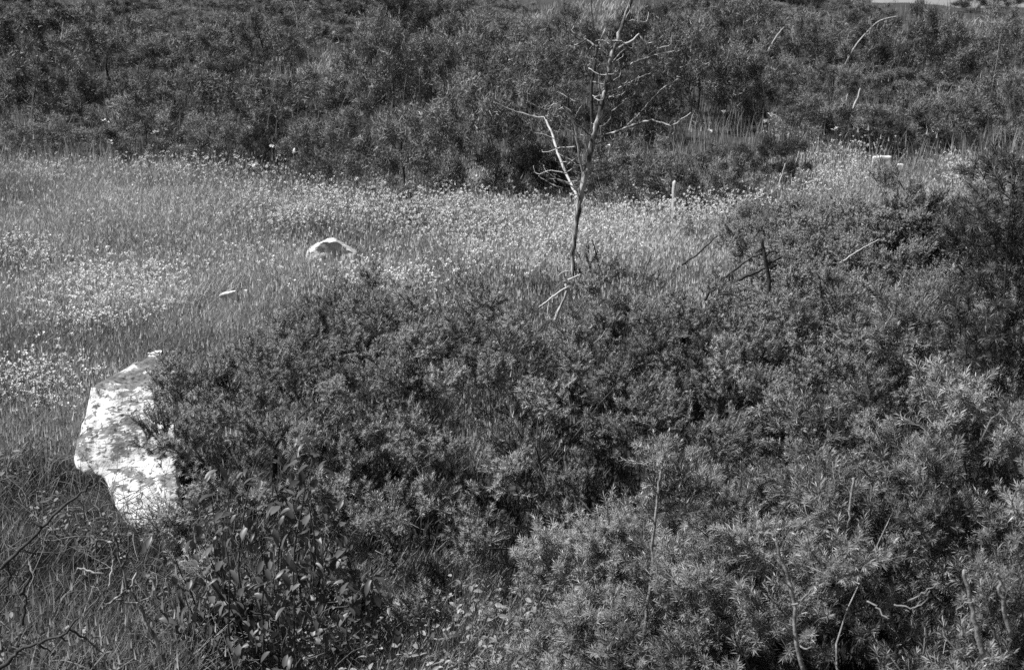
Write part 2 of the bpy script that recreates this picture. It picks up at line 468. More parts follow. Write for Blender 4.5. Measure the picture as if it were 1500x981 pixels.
bush('thorn_scrub', 'taller loose scrub beside the dark shrub at the right edge', 'scrub bush',
     [(3.9, 10.4, .08, .45, .45, .30), (3.5, 10.0, .08, .35, .4, .28), (4.1, 9.6, .15, .4, .4, .4), (3.6, 8.9, .2, .45, .45, .45)], .17, SMALL, M_scrub, 37, 3, M_bark_stem, group='mid slope scrub', per=18)
dk = bush('dark_shrub', 'tall dark shrub leaning in from the right edge, its branches hanging before the pale meadow', 'shrub',
     [(1.49, 4.15, 1.45, .10, .2, .2), (1.55, 4.15, 1.2, .14, .2, .3), (1.43, 4.12, 1.12, .10, .15, .16), (1.56, 4.2, .85, .13, .25, .4), (1.7, 4.3, 1.0, .2, .3, .6), (1.62, 4.2, .4, .2, .3, .4)], .13, NEAR, M_dark, 35, 5, M_bark_dark, .012, group='shrubs of the right edge', tone=.42, per=14)

# ------------------------------------------------------------------ background juniper scrub: a few shapes, copied
def far_bush_meshes():
    rg = np.random.default_rng(41)
    tuft = []
    for _ in range(6):
        sets = []
        for k in range(36):
            d = unit(rg.normal(0, 1, (1, 3)) + [0, 0, .9])
            l, w = rg.uniform(.035, .07), rg.uniform(.0045, .009)
            V = np.array([[-w / 2, 0, 0], [w / 2, 0, 0], [0, .004, l]])
            sets.append(place((V, np.array([[0, 1, 2]]), np.zeros(3)), rg.normal(0, .028, (1, 3)), frames(d, rg.uniform(0, 6, 1)), [1.], [rg.normal(0, .18)]))
        tuft.append(merge(sets))
    res = []
    for k in range(7):
        lobes = [(0, 0, .36, .52, .48, .44)]
        for j in range(5):
            a = j * 1.26 + rg.uniform(-.4, .4)
            lobes.append((math.cos(a) * .48, math.sin(a) * .42, rg.uniform(.06, .55), rg.uniform(.26, .4), rg.uniform(.26, .38), rg.uniform(.24, .4)))
        # local lobes: the terrain offset is cancelled
        off = 200.0
        lob = [(x, y - off, z, a, b, c) for x, y, z, a, b, c in lobes]
        z0 = float(g(0, -off))
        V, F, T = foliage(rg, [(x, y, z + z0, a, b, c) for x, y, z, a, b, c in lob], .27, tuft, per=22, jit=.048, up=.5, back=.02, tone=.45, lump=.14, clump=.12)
        V = V - np.array([0, -off, z0])
        res.append(mesh('foliage', V, F, M_needle_far, T))
        res[-1]['lobes'] = 0
    return res
FAR = far_bush_meshes()
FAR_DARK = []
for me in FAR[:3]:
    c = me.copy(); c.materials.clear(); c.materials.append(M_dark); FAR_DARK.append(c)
def far_stem_mesh():
    sets = []
    rg = np.random.default_rng(3)
    for k in range(1):
        sets.append(tube([(0, 0, 0), (.04, 0, .25), (-.03, .04, .5)], .018, .008, 5, 3, .01))
    V, F, T = merge(sets)
    return mesh('trunk', V, F, M_bark_dark, T, True)
FAR_STEM = far_stem_mesh()

def far_bush(px, py, w, h, label, dark=False, group='junipers of the far slope', cat='juniper bush', k=None):
    p = ground(px, py)[0]
    s = p[1] / FPX
    p = p + np.array([0, w * s * .22, 0]); p[2] = float(g(p[0], p[1]))
    t = thing('juniper_bush', p, label, cat, group)
    sx = w * s / 1.5; sz = h * s / .9
    r = np.random.default_rng(int(abs(px * 7 + py * 3)) + 5)
    t.scale = (sx, max(sx, .8 * sz), sz)
    t.rotation_euler = (0, 0, r.uniform(0, 6.28))
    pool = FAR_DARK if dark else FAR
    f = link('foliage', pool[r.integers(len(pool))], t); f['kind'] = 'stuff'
    link('trunk', FAR_STEM, t)
    return t

ROWS = [
 # front row, along the far edge of the meadow
 (55, 232, 150, 50, 'low juniper at far left edge, where meadow meets the back slope', 0),
 (205, 240, 160, 72, 'juniper mound behind the meadow, upper left, leafy tips over a dark foot', 0),
 (318, 246, 130, 66, 'juniper mound at the meadow edge right of the upper left mound', 0),
 (398, 250, 62, 56, 'small dark upright bush at the meadow edge, upper left, with a white bloom beside it', 1),
 (478, 262, 140, 90, 'rounded juniper at the meadow edge between the small dark bush and the widest mound', 0),
 (590, 288, 210, 120, 'wide juniper mound at the meadow edge, upper centre, with pale sunlit tips', 0),
 (722, 288, 190, 150, 'large juniper left of the bare tree with a deep black shadow beneath', 0),
 (800, 292, 110, 85, 'low dark juniper directly behind the fork of the bare tree', 1),
 (925, 306, 170, 100, 'juniper mound right of the bare tree trunk, behind the weathered stake', 0),
 (1040, 300, 140, 80, 'low juniper right of the weathered stake, at the edge of white flowers', 0),
 (1128, 268, 120, 66, 'low juniper with thin upright stalks, left of the pale flower patch', 1),
 # second row
 (45, 188, 150, 84, 'juniper at the left edge just below the darkest corner bush', 0),
 (165, 188, 150, 76, 'second-row juniper of the upper left bank, behind the leafy front mound', 0),
 (292, 192, 150, 96, 'second-row juniper with a dark right flank in the upper left bank', 0),
 (425, 196, 150, 92, 'second-row juniper below the small grass clearing, upper left of centre', 0),
 (560, 200, 170, 96, 'second-row juniper where a bleached stick lies on the foliage', 0),
 (668, 186, 160, 105, 'tall second-row juniper right of the black gap at upper centre', 0),
 (775, 190, 120, 110, 'drooping shaggy juniper left of the upper branches of the bare tree', 0),
 (930, 208, 120, 88, 'dark juniper seen through the right-hand branches of the bare tree', 1),
 (1015, 190, 160, 100, 'second-row juniper right of the bare branch tips', 0),
 (1110, 190, 140, 84, 'juniper below a pair of crossed bleached sticks, upper right', 0),
 (1205, 212, 150, 84, 'juniper left behind the white stone slab', 0),
 (1300, 222, 150, 74, 'juniper directly behind the white stone slab', 1),
 (1400, 222, 150, 80, 'broad low juniper right behind the white stone slab', 0),
 (1488, 205, 130, 86, 'juniper at right edge above the dark leaning shrub', 0),
 # third row
 (40, 112, 150, 84, 'blackest juniper, in the upper left corner', 1),
 (150, 120, 140, 64, 'juniper right of the blackest corner bush', 0),
 (270, 122, 150, 70, 'third-row juniper with dead dark twigs, upper left', 0),
 (392, 120, 140, 70, 'third-row juniper left of the small grass clearing', 0),
 (545, 92, 110, 64, 'juniper just above the small grass clearing, upper left of centre', 0),
 (612, 108, 110, 96, 'dark hollow-sided juniper at upper centre above broken pale sticks', 1),  # dark foliage here stands in for the shaded gap between mounds
 (700, 108, 130, 84, 'juniper below the short grass clearing, left of the bare tree top', 0),
 (835, 112, 110, 70, 'juniper behind the crooked left stem of the bare tree', 0),
 (965, 112, 130, 74, 'dark patchy juniper behind the top right twigs of the bare tree', 1),
 (1070, 118, 140, 72, 'third-row juniper beneath bleached sticks at upper right', 0),
 (1175, 122, 140, 80, 'juniper crossed by a long bleached dead branch, upper right', 0),
 (1275, 132, 140, 84, 'juniper right of the long bleached dead branch', 0),
 (1370, 140, 130, 84, 'juniper mound below the pale grassy patch at upper right', 0),
 (1462, 136, 120, 78, 'juniper at right edge below the pale grassy patch', 0),
]
rj = np.random.default_rng(78)
for i, (px, py, w, h, lab, dk_) in enumerate(ROWS):
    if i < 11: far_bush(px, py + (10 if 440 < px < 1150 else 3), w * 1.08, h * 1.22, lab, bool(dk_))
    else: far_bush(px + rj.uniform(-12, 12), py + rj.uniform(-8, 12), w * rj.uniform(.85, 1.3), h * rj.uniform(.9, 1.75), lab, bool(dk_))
rr = np.random.default_rng(77)
for row, (py, h, w) in enumerate(((158, 60, 120), (88, 52, 105), (64, 44, 96), (44, 38, 90), (26, 36, 90))):
    for px in np.arange(-60 + row * 37, 1560, w * 1.05):
        px += rr.uniform(-22, 22); y = py + rr.uniform(-9, 9)
        if py < 70 and 1290 < px < 1490: continue
        if py < 34 and px > 1255: continue
        if py < 50 and 755 < px < 1010: continue
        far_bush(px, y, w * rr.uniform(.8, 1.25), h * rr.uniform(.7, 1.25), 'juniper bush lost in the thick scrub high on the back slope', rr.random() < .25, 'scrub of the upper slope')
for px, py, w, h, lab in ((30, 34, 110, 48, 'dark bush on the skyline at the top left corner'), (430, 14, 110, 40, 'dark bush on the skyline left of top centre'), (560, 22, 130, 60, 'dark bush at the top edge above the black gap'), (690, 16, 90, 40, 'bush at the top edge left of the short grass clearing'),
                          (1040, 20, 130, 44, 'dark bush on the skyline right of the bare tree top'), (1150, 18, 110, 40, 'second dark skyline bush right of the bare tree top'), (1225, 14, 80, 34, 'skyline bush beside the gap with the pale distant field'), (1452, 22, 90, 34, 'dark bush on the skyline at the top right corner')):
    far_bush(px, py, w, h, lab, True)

# ------------------------------------------------------------------ grass, herbs and flowers
def tuft_proto(rg, n, h, w, spread, head=0.0, lean_hi=1.0):
    V, F, T = [], [], []
    for k in range(n):
        a = rg.uniform(0, 6.28); lean = rg.uniform(.06, lean_hi); hh = h * rg.uniform(.5, 1.15)
        b = np.array([rg.normal(0, spread), rg.normal(0, spread), 0])
        d = np.array([math.cos(a), math.sin(a), 0]); s = np.array([-math.sin(a + 1), math.cos(a + 1), 0]) * w / 2
        m = b + d * lean * hh * .25 + [0, 0, hh * .55]; tip = b + d * lean * hh * .8 + [0, 0, hh]
        i = len(V); tone = rg.normal(0, .2)
        V += [b - s, b + s, m - s * .8, m + s * .8, tip]
        F += [(i, i + 1, i + 3), (i, i + 3, i + 2), (i + 2, i + 3, i + 4)]; T += [tone] * 5
        if head and rg.random() < head:
            i = len(V); s2 = s * 2.2
            V += [tip - s2, tip + s2, tip + [0, 0, hh * .22]]; F.append((i, i + 1, i + 2)); T += [tone + .35] * 3
    return np.array(V), np.array(F), np.array(T)

def scatter(name, label, N, box, proto_args, mat, seed, tone, size=(.7, 1.3), keep=None, patch=0.19):
    rg = np.random.default_rng(seed)
    px = rg.uniform(box[0], box[2], N); py = rg.uniform(box[1], box[3], N)
    P = ground(px, py)
    m = P[:, 1] < 60
    if keep is not None: m &= keep(px, py, P)
    P = P[m]
    pt = patch * (np.sin(P[:, 0] * 1.7 + P[:, 1] * .6) + np.sin(P[:, 0] * .8 - P[:, 1] * 1.9 + 2) + .6 * np.sin(P[:, 0] * 4.1 + P[:, 1] * 3.3))
    protos = [tuft_proto(rg, *proto_args) for _ in range(5)]
    which = rg.integers(0, 5, len(P)); sets = []
    up = np.tile([[0, 0, 1.0]], (len(P), 1)) + rg.normal(0, .1, (len(P), 3))
    R = frames(up, rg.uniform(0, 6.28, len(P)))
    sc_ = rg.uniform(*size, len(P)) * np.where(clear_of_stones(None, None, P), 1, .4)      # the sward is short round the stones
    for k in range(5):
        s = which == k
        if s.any(): sets.append(place(protos[k], P[s], R[s], sc_[s], tone + pt[s] + rg.normal(0, .08, s.sum())))
    V, F, T = merge(sets)
    o = link(name, mesh(name, V, F, mat, T))
    return tag(o, label, None, None, 'stuff')

STONES = [(487, 395, .24, .2), (335, 448, .2, .5), (360, 434, .08, .3), (1291, 245, .3, 1.6), (1320, 252, .12, .6), (1083, 370, .17, .5), (457, 438, .1, .3), (180, 745, .36, .4)]
def clear_of_stones(px, py, P):
    k = np.ones(len(P), bool)
    for x, y, r, front in STONES:
        q = ground(x, y)[0]
        k &= ~((np.abs(P[:, 0] - q[0]) < r) & (P[:, 1] > q[1] - front) & (P[:, 1] < q[1] + .25))
    return k
scatter('meadow_grass', 'dry pale grass of the open meadow', 30000, (-120, 240, 1620, 480), (8, .14, .0055, .045, .35), M_grass, 51, .5)
scatter('meadow_grass', 'grass of the nearer meadow around the stones', 13000, (-120, 440, 800, 700), (9, .13, .0040, .035, .25), M_grass, 52, .4)
scatter('green_grass', 'darker fine grass at the lower left', 9500, (-100, 660, 560, 1080), (10, .09, .0028, .025, .05), M_dgrass, 53, .29, patch=.08)
scatter('green_grass', 'short grass and herbs along the bottom edge', 4500, (420, 840, 1050, 1080), (8, .12, .005, .02, .05), M_herb, 54, .45, patch=.08)
scatter('slope_grass', 'tall grass growing between the bushes of the back slope', 4200, (-80, 2, 1580, 262), (7, .27, .010, .07, .1, .4), M_dgrass, 55, .5)
scatter('clearing_grass', 'short pale grass of the clearings high on the slope', 3500, (740, 2, 1500, 75), (6, .16, .02, .08, .0), M_grass, 56, .5,
        keep=lambda px, py, P: (((px - 880) / 130) ** 2 + ((py - 26) / 20) ** 2 < 1) | (((px - 1420) / 75) ** 2 + ((py - 52) / 20) ** 2 < 1))
scatter('clearing_grass', 'small pale grass clearing at upper left of centre', 500, (460, 90, 560, 120), (6, .2, .014, .06, .0), M_grass, 57, .5)

scatter('ground_litter', 'dark low growth and dead needles on the soil under the bushes', 9000, (-100, 430, 1640, 1080), (9, .07, .006, .05, 0), M_dark, 59, .3)

def flower_proto(rg, h, r):
    """thin stalk with a small loose head of white petals"""
    V, F, T = [], [], []
    for k in range(8):
        a = k * 2.4; e = rg.uniform(.1, 1.1)
        d = np.array([math.cos(a) * math.cos(e), math.sin(a) * math.cos(e), math.sin(e)])
        s = np.array([-math.sin(a), math.cos(a), 0]) * r * .42
        c = np.array([0, 0, h]) + rg.normal(0, r * .35, 3)
        i = len(V); V += [c, c + d * r * .7 - s, c + d * r * .7 + s, c + d * r * 1.2]
        F += [(i, i + 1, i + 2), (i + 1, i + 3, i + 2)]; T += [rg.uniform(.2, .8)] * 4
    return np.array(V), np.array(F), np.array(T)

BANDS = [ # ellipses in the photo where flowers stand thick: cx, cy, rx, ry, how many
 (170, 440, 140, 38, 700), (40, 390, 55, 18, 160), (130, 490, 110, 14, 160), (60, 590, 75, 36, 260), (600, 318, 210, 30, 900), (480, 300, 130, 26, 250),
 (700, 345, 160, 35, 500), (960, 325, 130, 28, 620), (1075, 318, 60, 22, 220), (870, 365, 110, 28, 320), (560, 435, 130, 24, 280), (430, 335, 60, 16, 150), (300, 262, 170, 20, 320), (60, 262, 90, 16, 110),
 (1240, 245, 65, 30, 320), (1400, 265, 50, 25, 220), (1185, 285, 70, 30, 200), (1150, 205, 35, 16, 60), (1425, 44, 60, 8, 110), (750, 390, 140, 40, 250), (250, 320, 250, 40, 200), (620, 470, 120, 30, 90), (360, 380, 180, 60, 150)]
def flowers():
    rg = np.random.default_rng(61)
    px, py = [], []
    for cx, cy, rx, ry, n in BANDS:
        n = int(n * 2.3)
        a = rg.uniform(0, 6.28, n); r = np.sqrt(rg.random(n)) * rg.uniform(.45, 1.5, n)
        px.append(cx + np.cos(a) * r * rx); py.append(cy + np.sin(a) * r * ry + 8)
    px, py = np.concatenate(px), np.concatenate(py)
    P = ground(px, py); P = P[clear_of_stones(px, py, P)]
    protos = [flower_proto(rg, h, .0092) for h in (.10, .14, .19, .13)]
    order = np.argsort(P[:, 1])
    single, rest = order[:290], order[290:]
    meshes = []
    for h, pr in zip((.10, .14, .19, .13), protos):
        st = tube([(0, 0, 0), (.004, .003, h * .5), (0, 0, h)], .0016, .0012, 3, 2)
        meshes.append((mesh('flower_head', pr[0], pr[1], M_petal, pr[2]), mesh('stalk', st[0], st[1], M_dgrass, st[2] + .5)))
    for i in single:
        hm, sm = meshes[rg.integers(4)]
        t = thing('white_flower', P[i], 'small white flower head on a thin stalk among the meadow grass', 'flower', 'white flowers of the meadow')
        t.rotation_euler = (rg.normal(0, .1), rg.normal(0, .1), rg.uniform(0, 6)); t.scale = [rg.uniform(.8, 1.25)] * 3
        link('flower_head', hm, t); link('stalk', sm, t)
    sets = []
    Q = P[rest]; which = rg.integers(0, 4, len(Q))
    for k in range(4):
        s = which == k
        sets.append(place(protos[k], Q[s], frames(np.array([[0, 0, 1.]]) + rg.normal(0, .1, (s.sum(), 3)), rg.uniform(0, 6, s.sum())), rg.uniform(.5, 1.5, s.sum()), rg.normal(0, .25, s.sum())))
    V, F, T = merge(sets)
    tag(link('white_flowers', mesh('white_flowers', V, F, M_petal, T)), 'drifts of small white flowers across the meadow', None, None, 'stuff')
    # single pale blossoms against the dark bushes
    for k, (x, y) in enumerate([(488, 52), (398, 215), (155, 180), (162, 208), (284, 230), (373, 243), (228, 195), (695, 262), (642, 280), (675, 285), (752, 258), (890, 217), (837, 238), (872, 237), (955, 268), (995, 260), (975, 265), (1010, 278), (908, 269), (1345, 157), (430, 225), (560, 270), (615, 276), (955, 235), (1122, 178), (1130, 170), (1040, 195), (1060, 165), (1225, 190), (1405, 362)]):
        b = ground(x, y + 22 if y > 100 else y + 10)[0]
        Y = b[1] - (1.6 if y < 245 else .5) if y > 100 else b[1]
        q = at(x, y, Y)
        hm, sm = meshes[k % 4]
        base = np.array([q[0], q[1], float(g(q[0], q[1]))])
        hgt = max(q[2] - base[2], .12)
        t = thing('pale_blossom', base, 'single pale blossom standing out against the dark back bushes', 'flower', 'blossoms before the back bushes')
        s2 = Y / 9.0
        hd = flower_proto(rg, 0, .02 * s2)
        link('flower_head', mesh('flower_head', hd[0], hd[1], M_petal, hd[2]), t, (0, 0, hgt))
        st = tube([(0, 0, 0), (.01, 0, hgt * .5), (0, 0, hgt)], .003, .002, 3, 2)
        link('stalk', mesh('stalk', st[0], st[1], M_dgrass, st[2] + .4), t)
    # bottom edge flowers
    for k, (x, y) in enumerate([(612, 885), (650, 905), (668, 900), (655, 918), (675, 915), (690, 890), (704, 886), (540, 905), (580, 920), (590, 925), (650, 950), (610, 945), (845, 952), (697, 958), (640, 960), (575, 870), (285, 940), (253, 940), (550, 978), (800, 978)]):
        b = ground(x, y + 25)[0]
        t = thing('clover_flower', b, 'white clover-like flower head in the low herbs along the bottom edge', 'flower', 'white flowers of the bottom edge')
        hd = flower_proto(rg, 0, .0125 * rg.uniform(.7, 1.3))
        q = at(x, y, b[1])
        link('flower_head', mesh('flower_head', hd[0], hd[1], M_petal, hd[2]), t, (0, 0, max(q[2] - b[2], .03)))
        st = tube([(0, 0, 0), (.003, 0, .03), (0, 0, max(q[2] - b[2], .03))], .0012, .001, 3, 2)
        link('stalk', mesh('stalk', st[0], st[1], M_dgrass, st[2] + .4), t)
flowers()

# ------------------------------------------------------------------ stones
def rock_mat():
    m, nt, b = mat_new('limestone with white lichen')
    tc = nt.nodes.new('ShaderNodeTexCoord')
    big = nt.nodes.new('ShaderNodeTexNoise'); big.inputs['Scale'].default_value = 5.0; big.inputs['Detail'].default_value = 6; big.inputs['Roughness'].default_value = .62
    fine = nt.nodes.new('ShaderNodeTexNoise'); fine.inputs['Scale'].default_value = 30; fine.inputs['Detail'].default_value = 9; fine.inputs['Roughness'].default_value = .7
    for n in (big, fine): nt.links.new(tc.outputs['Object'], n.inputs['Vector'])
    add = nt.nodes.new('ShaderNodeMath'); add.operation = 'MULTIPLY_ADD'; add.inputs[1].default_value = .35
    nt.links.new(fine.outputs['Fac'], add.inputs[0]); nt.links.new(big.outputs['Fac'], add.inputs[2])
    # less white on faces that turn upward, so the top comes out greyer
    geo = nt.nodes.new('ShaderNodeNewGeometry'); sep = nt.nodes.new('ShaderNodeSeparateXYZ')
    nt.links.new(geo.outputs['True Normal'], sep.inputs[0])
    mr = nt.nodes.new('ShaderNodeMapRange'); mr.inputs[1].default_value = .5; mr.inputs[2].default_value = .8; mr.inputs[3].default_value = 0; mr.inputs[4].default_value = .17
    nt.links.new(sep.outputs['Z'], mr.inputs[0])
    sb = nt.nodes.new('ShaderNodeMath'); sb.operation = 'SUBTRACT'
    nt.links.new(add.outputs[0], sb.inputs[0]); nt.links.new(mr.outputs[0], sb.inputs[1])
    cr = nt.nodes.new('ShaderNodeValToRGB'); el = cr.color_ramp.elements
    el[0].position, el[0].color = .45, grey(.10)
    el[1].position, el[1].color = .69, grey(.83)
    e = el.new(.592); e.color = grey(.26)
    e = el.new(.608); e.color = grey(.66)
    nt.links.new(sb.outputs[0], cr.inputs[0])
    spot = nt.nodes.new('ShaderNodeTexNoise'); spot.inputs['Scale'].default_value = 55; spot.inputs['Detail'].default_value = 3
    nt.links.new(tc.outputs['Object'], spot.inputs['Vector'])
    s2 = nt.nodes.new('ShaderNodeValToRGB'); s2.color_ramp.elements[0].position, s2.color_ramp.elements[0].color = .36, grey(.25); s2.color_ramp.elements[1].position, s2.color_ramp.elements[1].color = .44, grey(1)
    nt.links.new(spot.outputs['Fac'], s2.inputs[0])
    mu = nt.nodes.new('ShaderNodeMix'); mu.data_type = 'RGBA'; mu.blend_type = 'MULTIPLY'; mu.inputs[0].default_value = 1
    nt.links.new(cr.outputs[0], mu.inputs[6]); nt.links.new(s2.outputs[0], mu.inputs[7])
    nt.links.new(mu.outputs[2], b.inputs['Base Color'])
    b.inputs['Roughness'].default_value = .9
    bp = nt.nodes.new('ShaderNodeBump'); bp.inputs['Strength'].default_value = .7; bp.inputs['Distance'].default_value = .012
    nt.links.new(fine.outputs['Fac'], bp.inputs['Height']); nt.links.new(bp.outputs[0], b.inputs['Normal'])
    return m
M_rock = rock_mat()
M_grey_stone = noise_mat('mottled grey stone', [(.34, .22), (.44, .42), (.54, .6), (.64, .75)], 16, 9, .9, .8)
M_stone = noise_mat('pale limestone', [(.32, .16), (.42, .42), (.5, .66), (.62, .78)], 11, 9, .9, .6)

def rock(name, label, hulls, mat, voxel=.014, rough=.02, seed=0):
    """union of rough convex blocks, remeshed and weathered"""
    bm = bmesh.new()
    for pts in hulls:
        b2 = bmesh.new()
        for p in pts: b2.verts.new(p)
        bmesh.ops.convex_hull(b2, input=b2.verts)
        tmp = bpy.data.meshes.new('t'); b2.to_mesh(tmp); b2.free(); bm.from_mesh(tmp); bpy.data.meshes.remove(tmp)
    base = np.mean([p for h in hulls for p in h], 0); base[2] = float(g(base[0], base[1]))
    bmesh.ops.translate(bm, verts=bm.verts, vec=[-v for v in base])
    me = bpy.data.meshes.new(name); bm.to_mesh(me); bm.free()
    o = link(name, me, None, base)
    md = o.modifiers.new('r', 'REMESH'); md.mode = 'VOXEL'; md.voxel_size = voxel
    dg = bpy.context.evaluated_depsgraph_get()
    me2 = bpy.data.meshes.new_from_object(o.evaluated_get(dg))
    o.modifiers.clear(); o.data = me2; bpy.data.meshes.remove(me)
    bm = bmesh.new(); bm.from_mesh(me2)
    bm.normal_update()
    sv = Vector((seed * 3.1, seed * 1.7, seed))
    for v in bm.verts:
        q = v.co * (.5 / (voxel * 8)) + sv
        a = mnoise.fractal(q, .9, 2.1, 6); c = mnoise.cell(v.co * (.16 / (voxel * 1.2)) * .6 + sv) - .5
        crack = mnoise.noise(v.co * 4.5 + sv * 2)
        v.co += v.normal * (a * rough + c * rough * .15 - (max(0, .06 - abs(crack)) * .16 if rough > .01 else 0))
    bm.to_mesh(me2); bm.free()
    me2.materials.clear(); me2.materials.append(mat)
    me2.polygons.foreach_set('use_smooth', np.ones(len(me2.polygons), bool))
    return tag(o, label, 'boulder' if 'boulder' in name else 'stone', None)

def blk(front, Yf, back, Yb):
    return [tuple(at(x, y, Yf[i] if hasattr(Yf, '__len__') else Yf)) for i, (x, y) in enumerate(front)] + [tuple(at(x, y, Yb)) for x, y in back]
H1 = blk([(133, 568), (256, 590), (250, 562), (140, 606), (122, 645), (113, 682), (150, 702), (215, 712), (258, 700), (262, 640)], [5.62, 5.62, 5.7, 5.55, 5.5, 5.45, 5.40, 5.38, 5.4, 5.55], [(215, 520), (243, 515), (256, 540), (150, 566), (135, 600), (262, 700)], 6.0)
H2 = blk([(152, 700), (170, 690), (255, 700), (160, 722), (186, 742), (205, 770), (205, 810), (262, 810), (262, 720)], [5.44, 5.38, 5.38, 5.34, 5.29, 5.22, 5.22, 5.2, 5.3], [(165, 690), (262, 690), (200, 800), (262, 800)], 5.8)
H3 = blk([(211, 521), (222, 512), (241, 512), (240, 522)], 5.93, [(215, 517), (241, 515)], 6.06)
rock('boulder', 'large boulder with blotchy white lichen at left, half hidden by juniper', [H1, H2, H3], M_rock, .011, .022, 1)
def seated(front, depth, back):
    """a block whose lowest front point rests on the ground where the photo shows it"""
    k = int(np.argmax([p[1] for p in front]))
    Y = float(ground(*front[k])[0][1])
    return blk(front, Y, back, Y + depth)
rock('boulder', 'low white topped rock in the meadow, left of centre', [seated([(447, 372), (470, 352), (495, 349), (525, 375), (515, 392), (470, 395), (448, 390)], .4, [(455, 366), (490, 346), (522, 370)])], M_grey_stone, .016, .03, 2)
rock('stone', 'small pale stone in the grass left of the low white topped rock', [seated([(321, 432), (346, 425), (348, 447), (325, 450)], .15, [(326, 428), (346, 424), (346, 443)])], M_stone, .008, .006, 3)
rock('stone', 'tiny bright stone just right of the small pale stone', [seated([(355, 425), (364, 424), (364, 433), (356, 434)], .1, [(357, 424), (363, 424)])], M_stone, .006, .004, 4)
rock('slab', 'flat white stone slab standing before the dark bushes at right', [seated([(1278, 229), (1306, 229), (1306, 245), (1277, 243)], .3, [(1279, 228), (1305, 228), (1305, 238)])], M_stone, .014, .005, 5)
rock('stone', 'small white stone right of the flat white slab', [seated([(1313, 241), (1324, 240), (1325, 251), (1317, 252)], .2, [(1316, 239), (1323, 241)])], M_stone, .012, .008, 6)
rock('stone', 'rounded pale stone lying in grass left of the dark upright stick', [seated([(1070, 358), (1082, 352), (1094, 352), (1098, 363), (1090, 370), (1072, 369)], .25, [(1074, 356), (1090, 351), (1097, 358)])], M_stone, .012, .006, 7)
rock('stone', 'whitish stone peeping out of grass below the low white topped rock', [seated([(450, 430), (462, 423), (464, 436), (452, 438)], .15, [(453, 426), (463, 425)])], M_stone, .008, .006, 8)

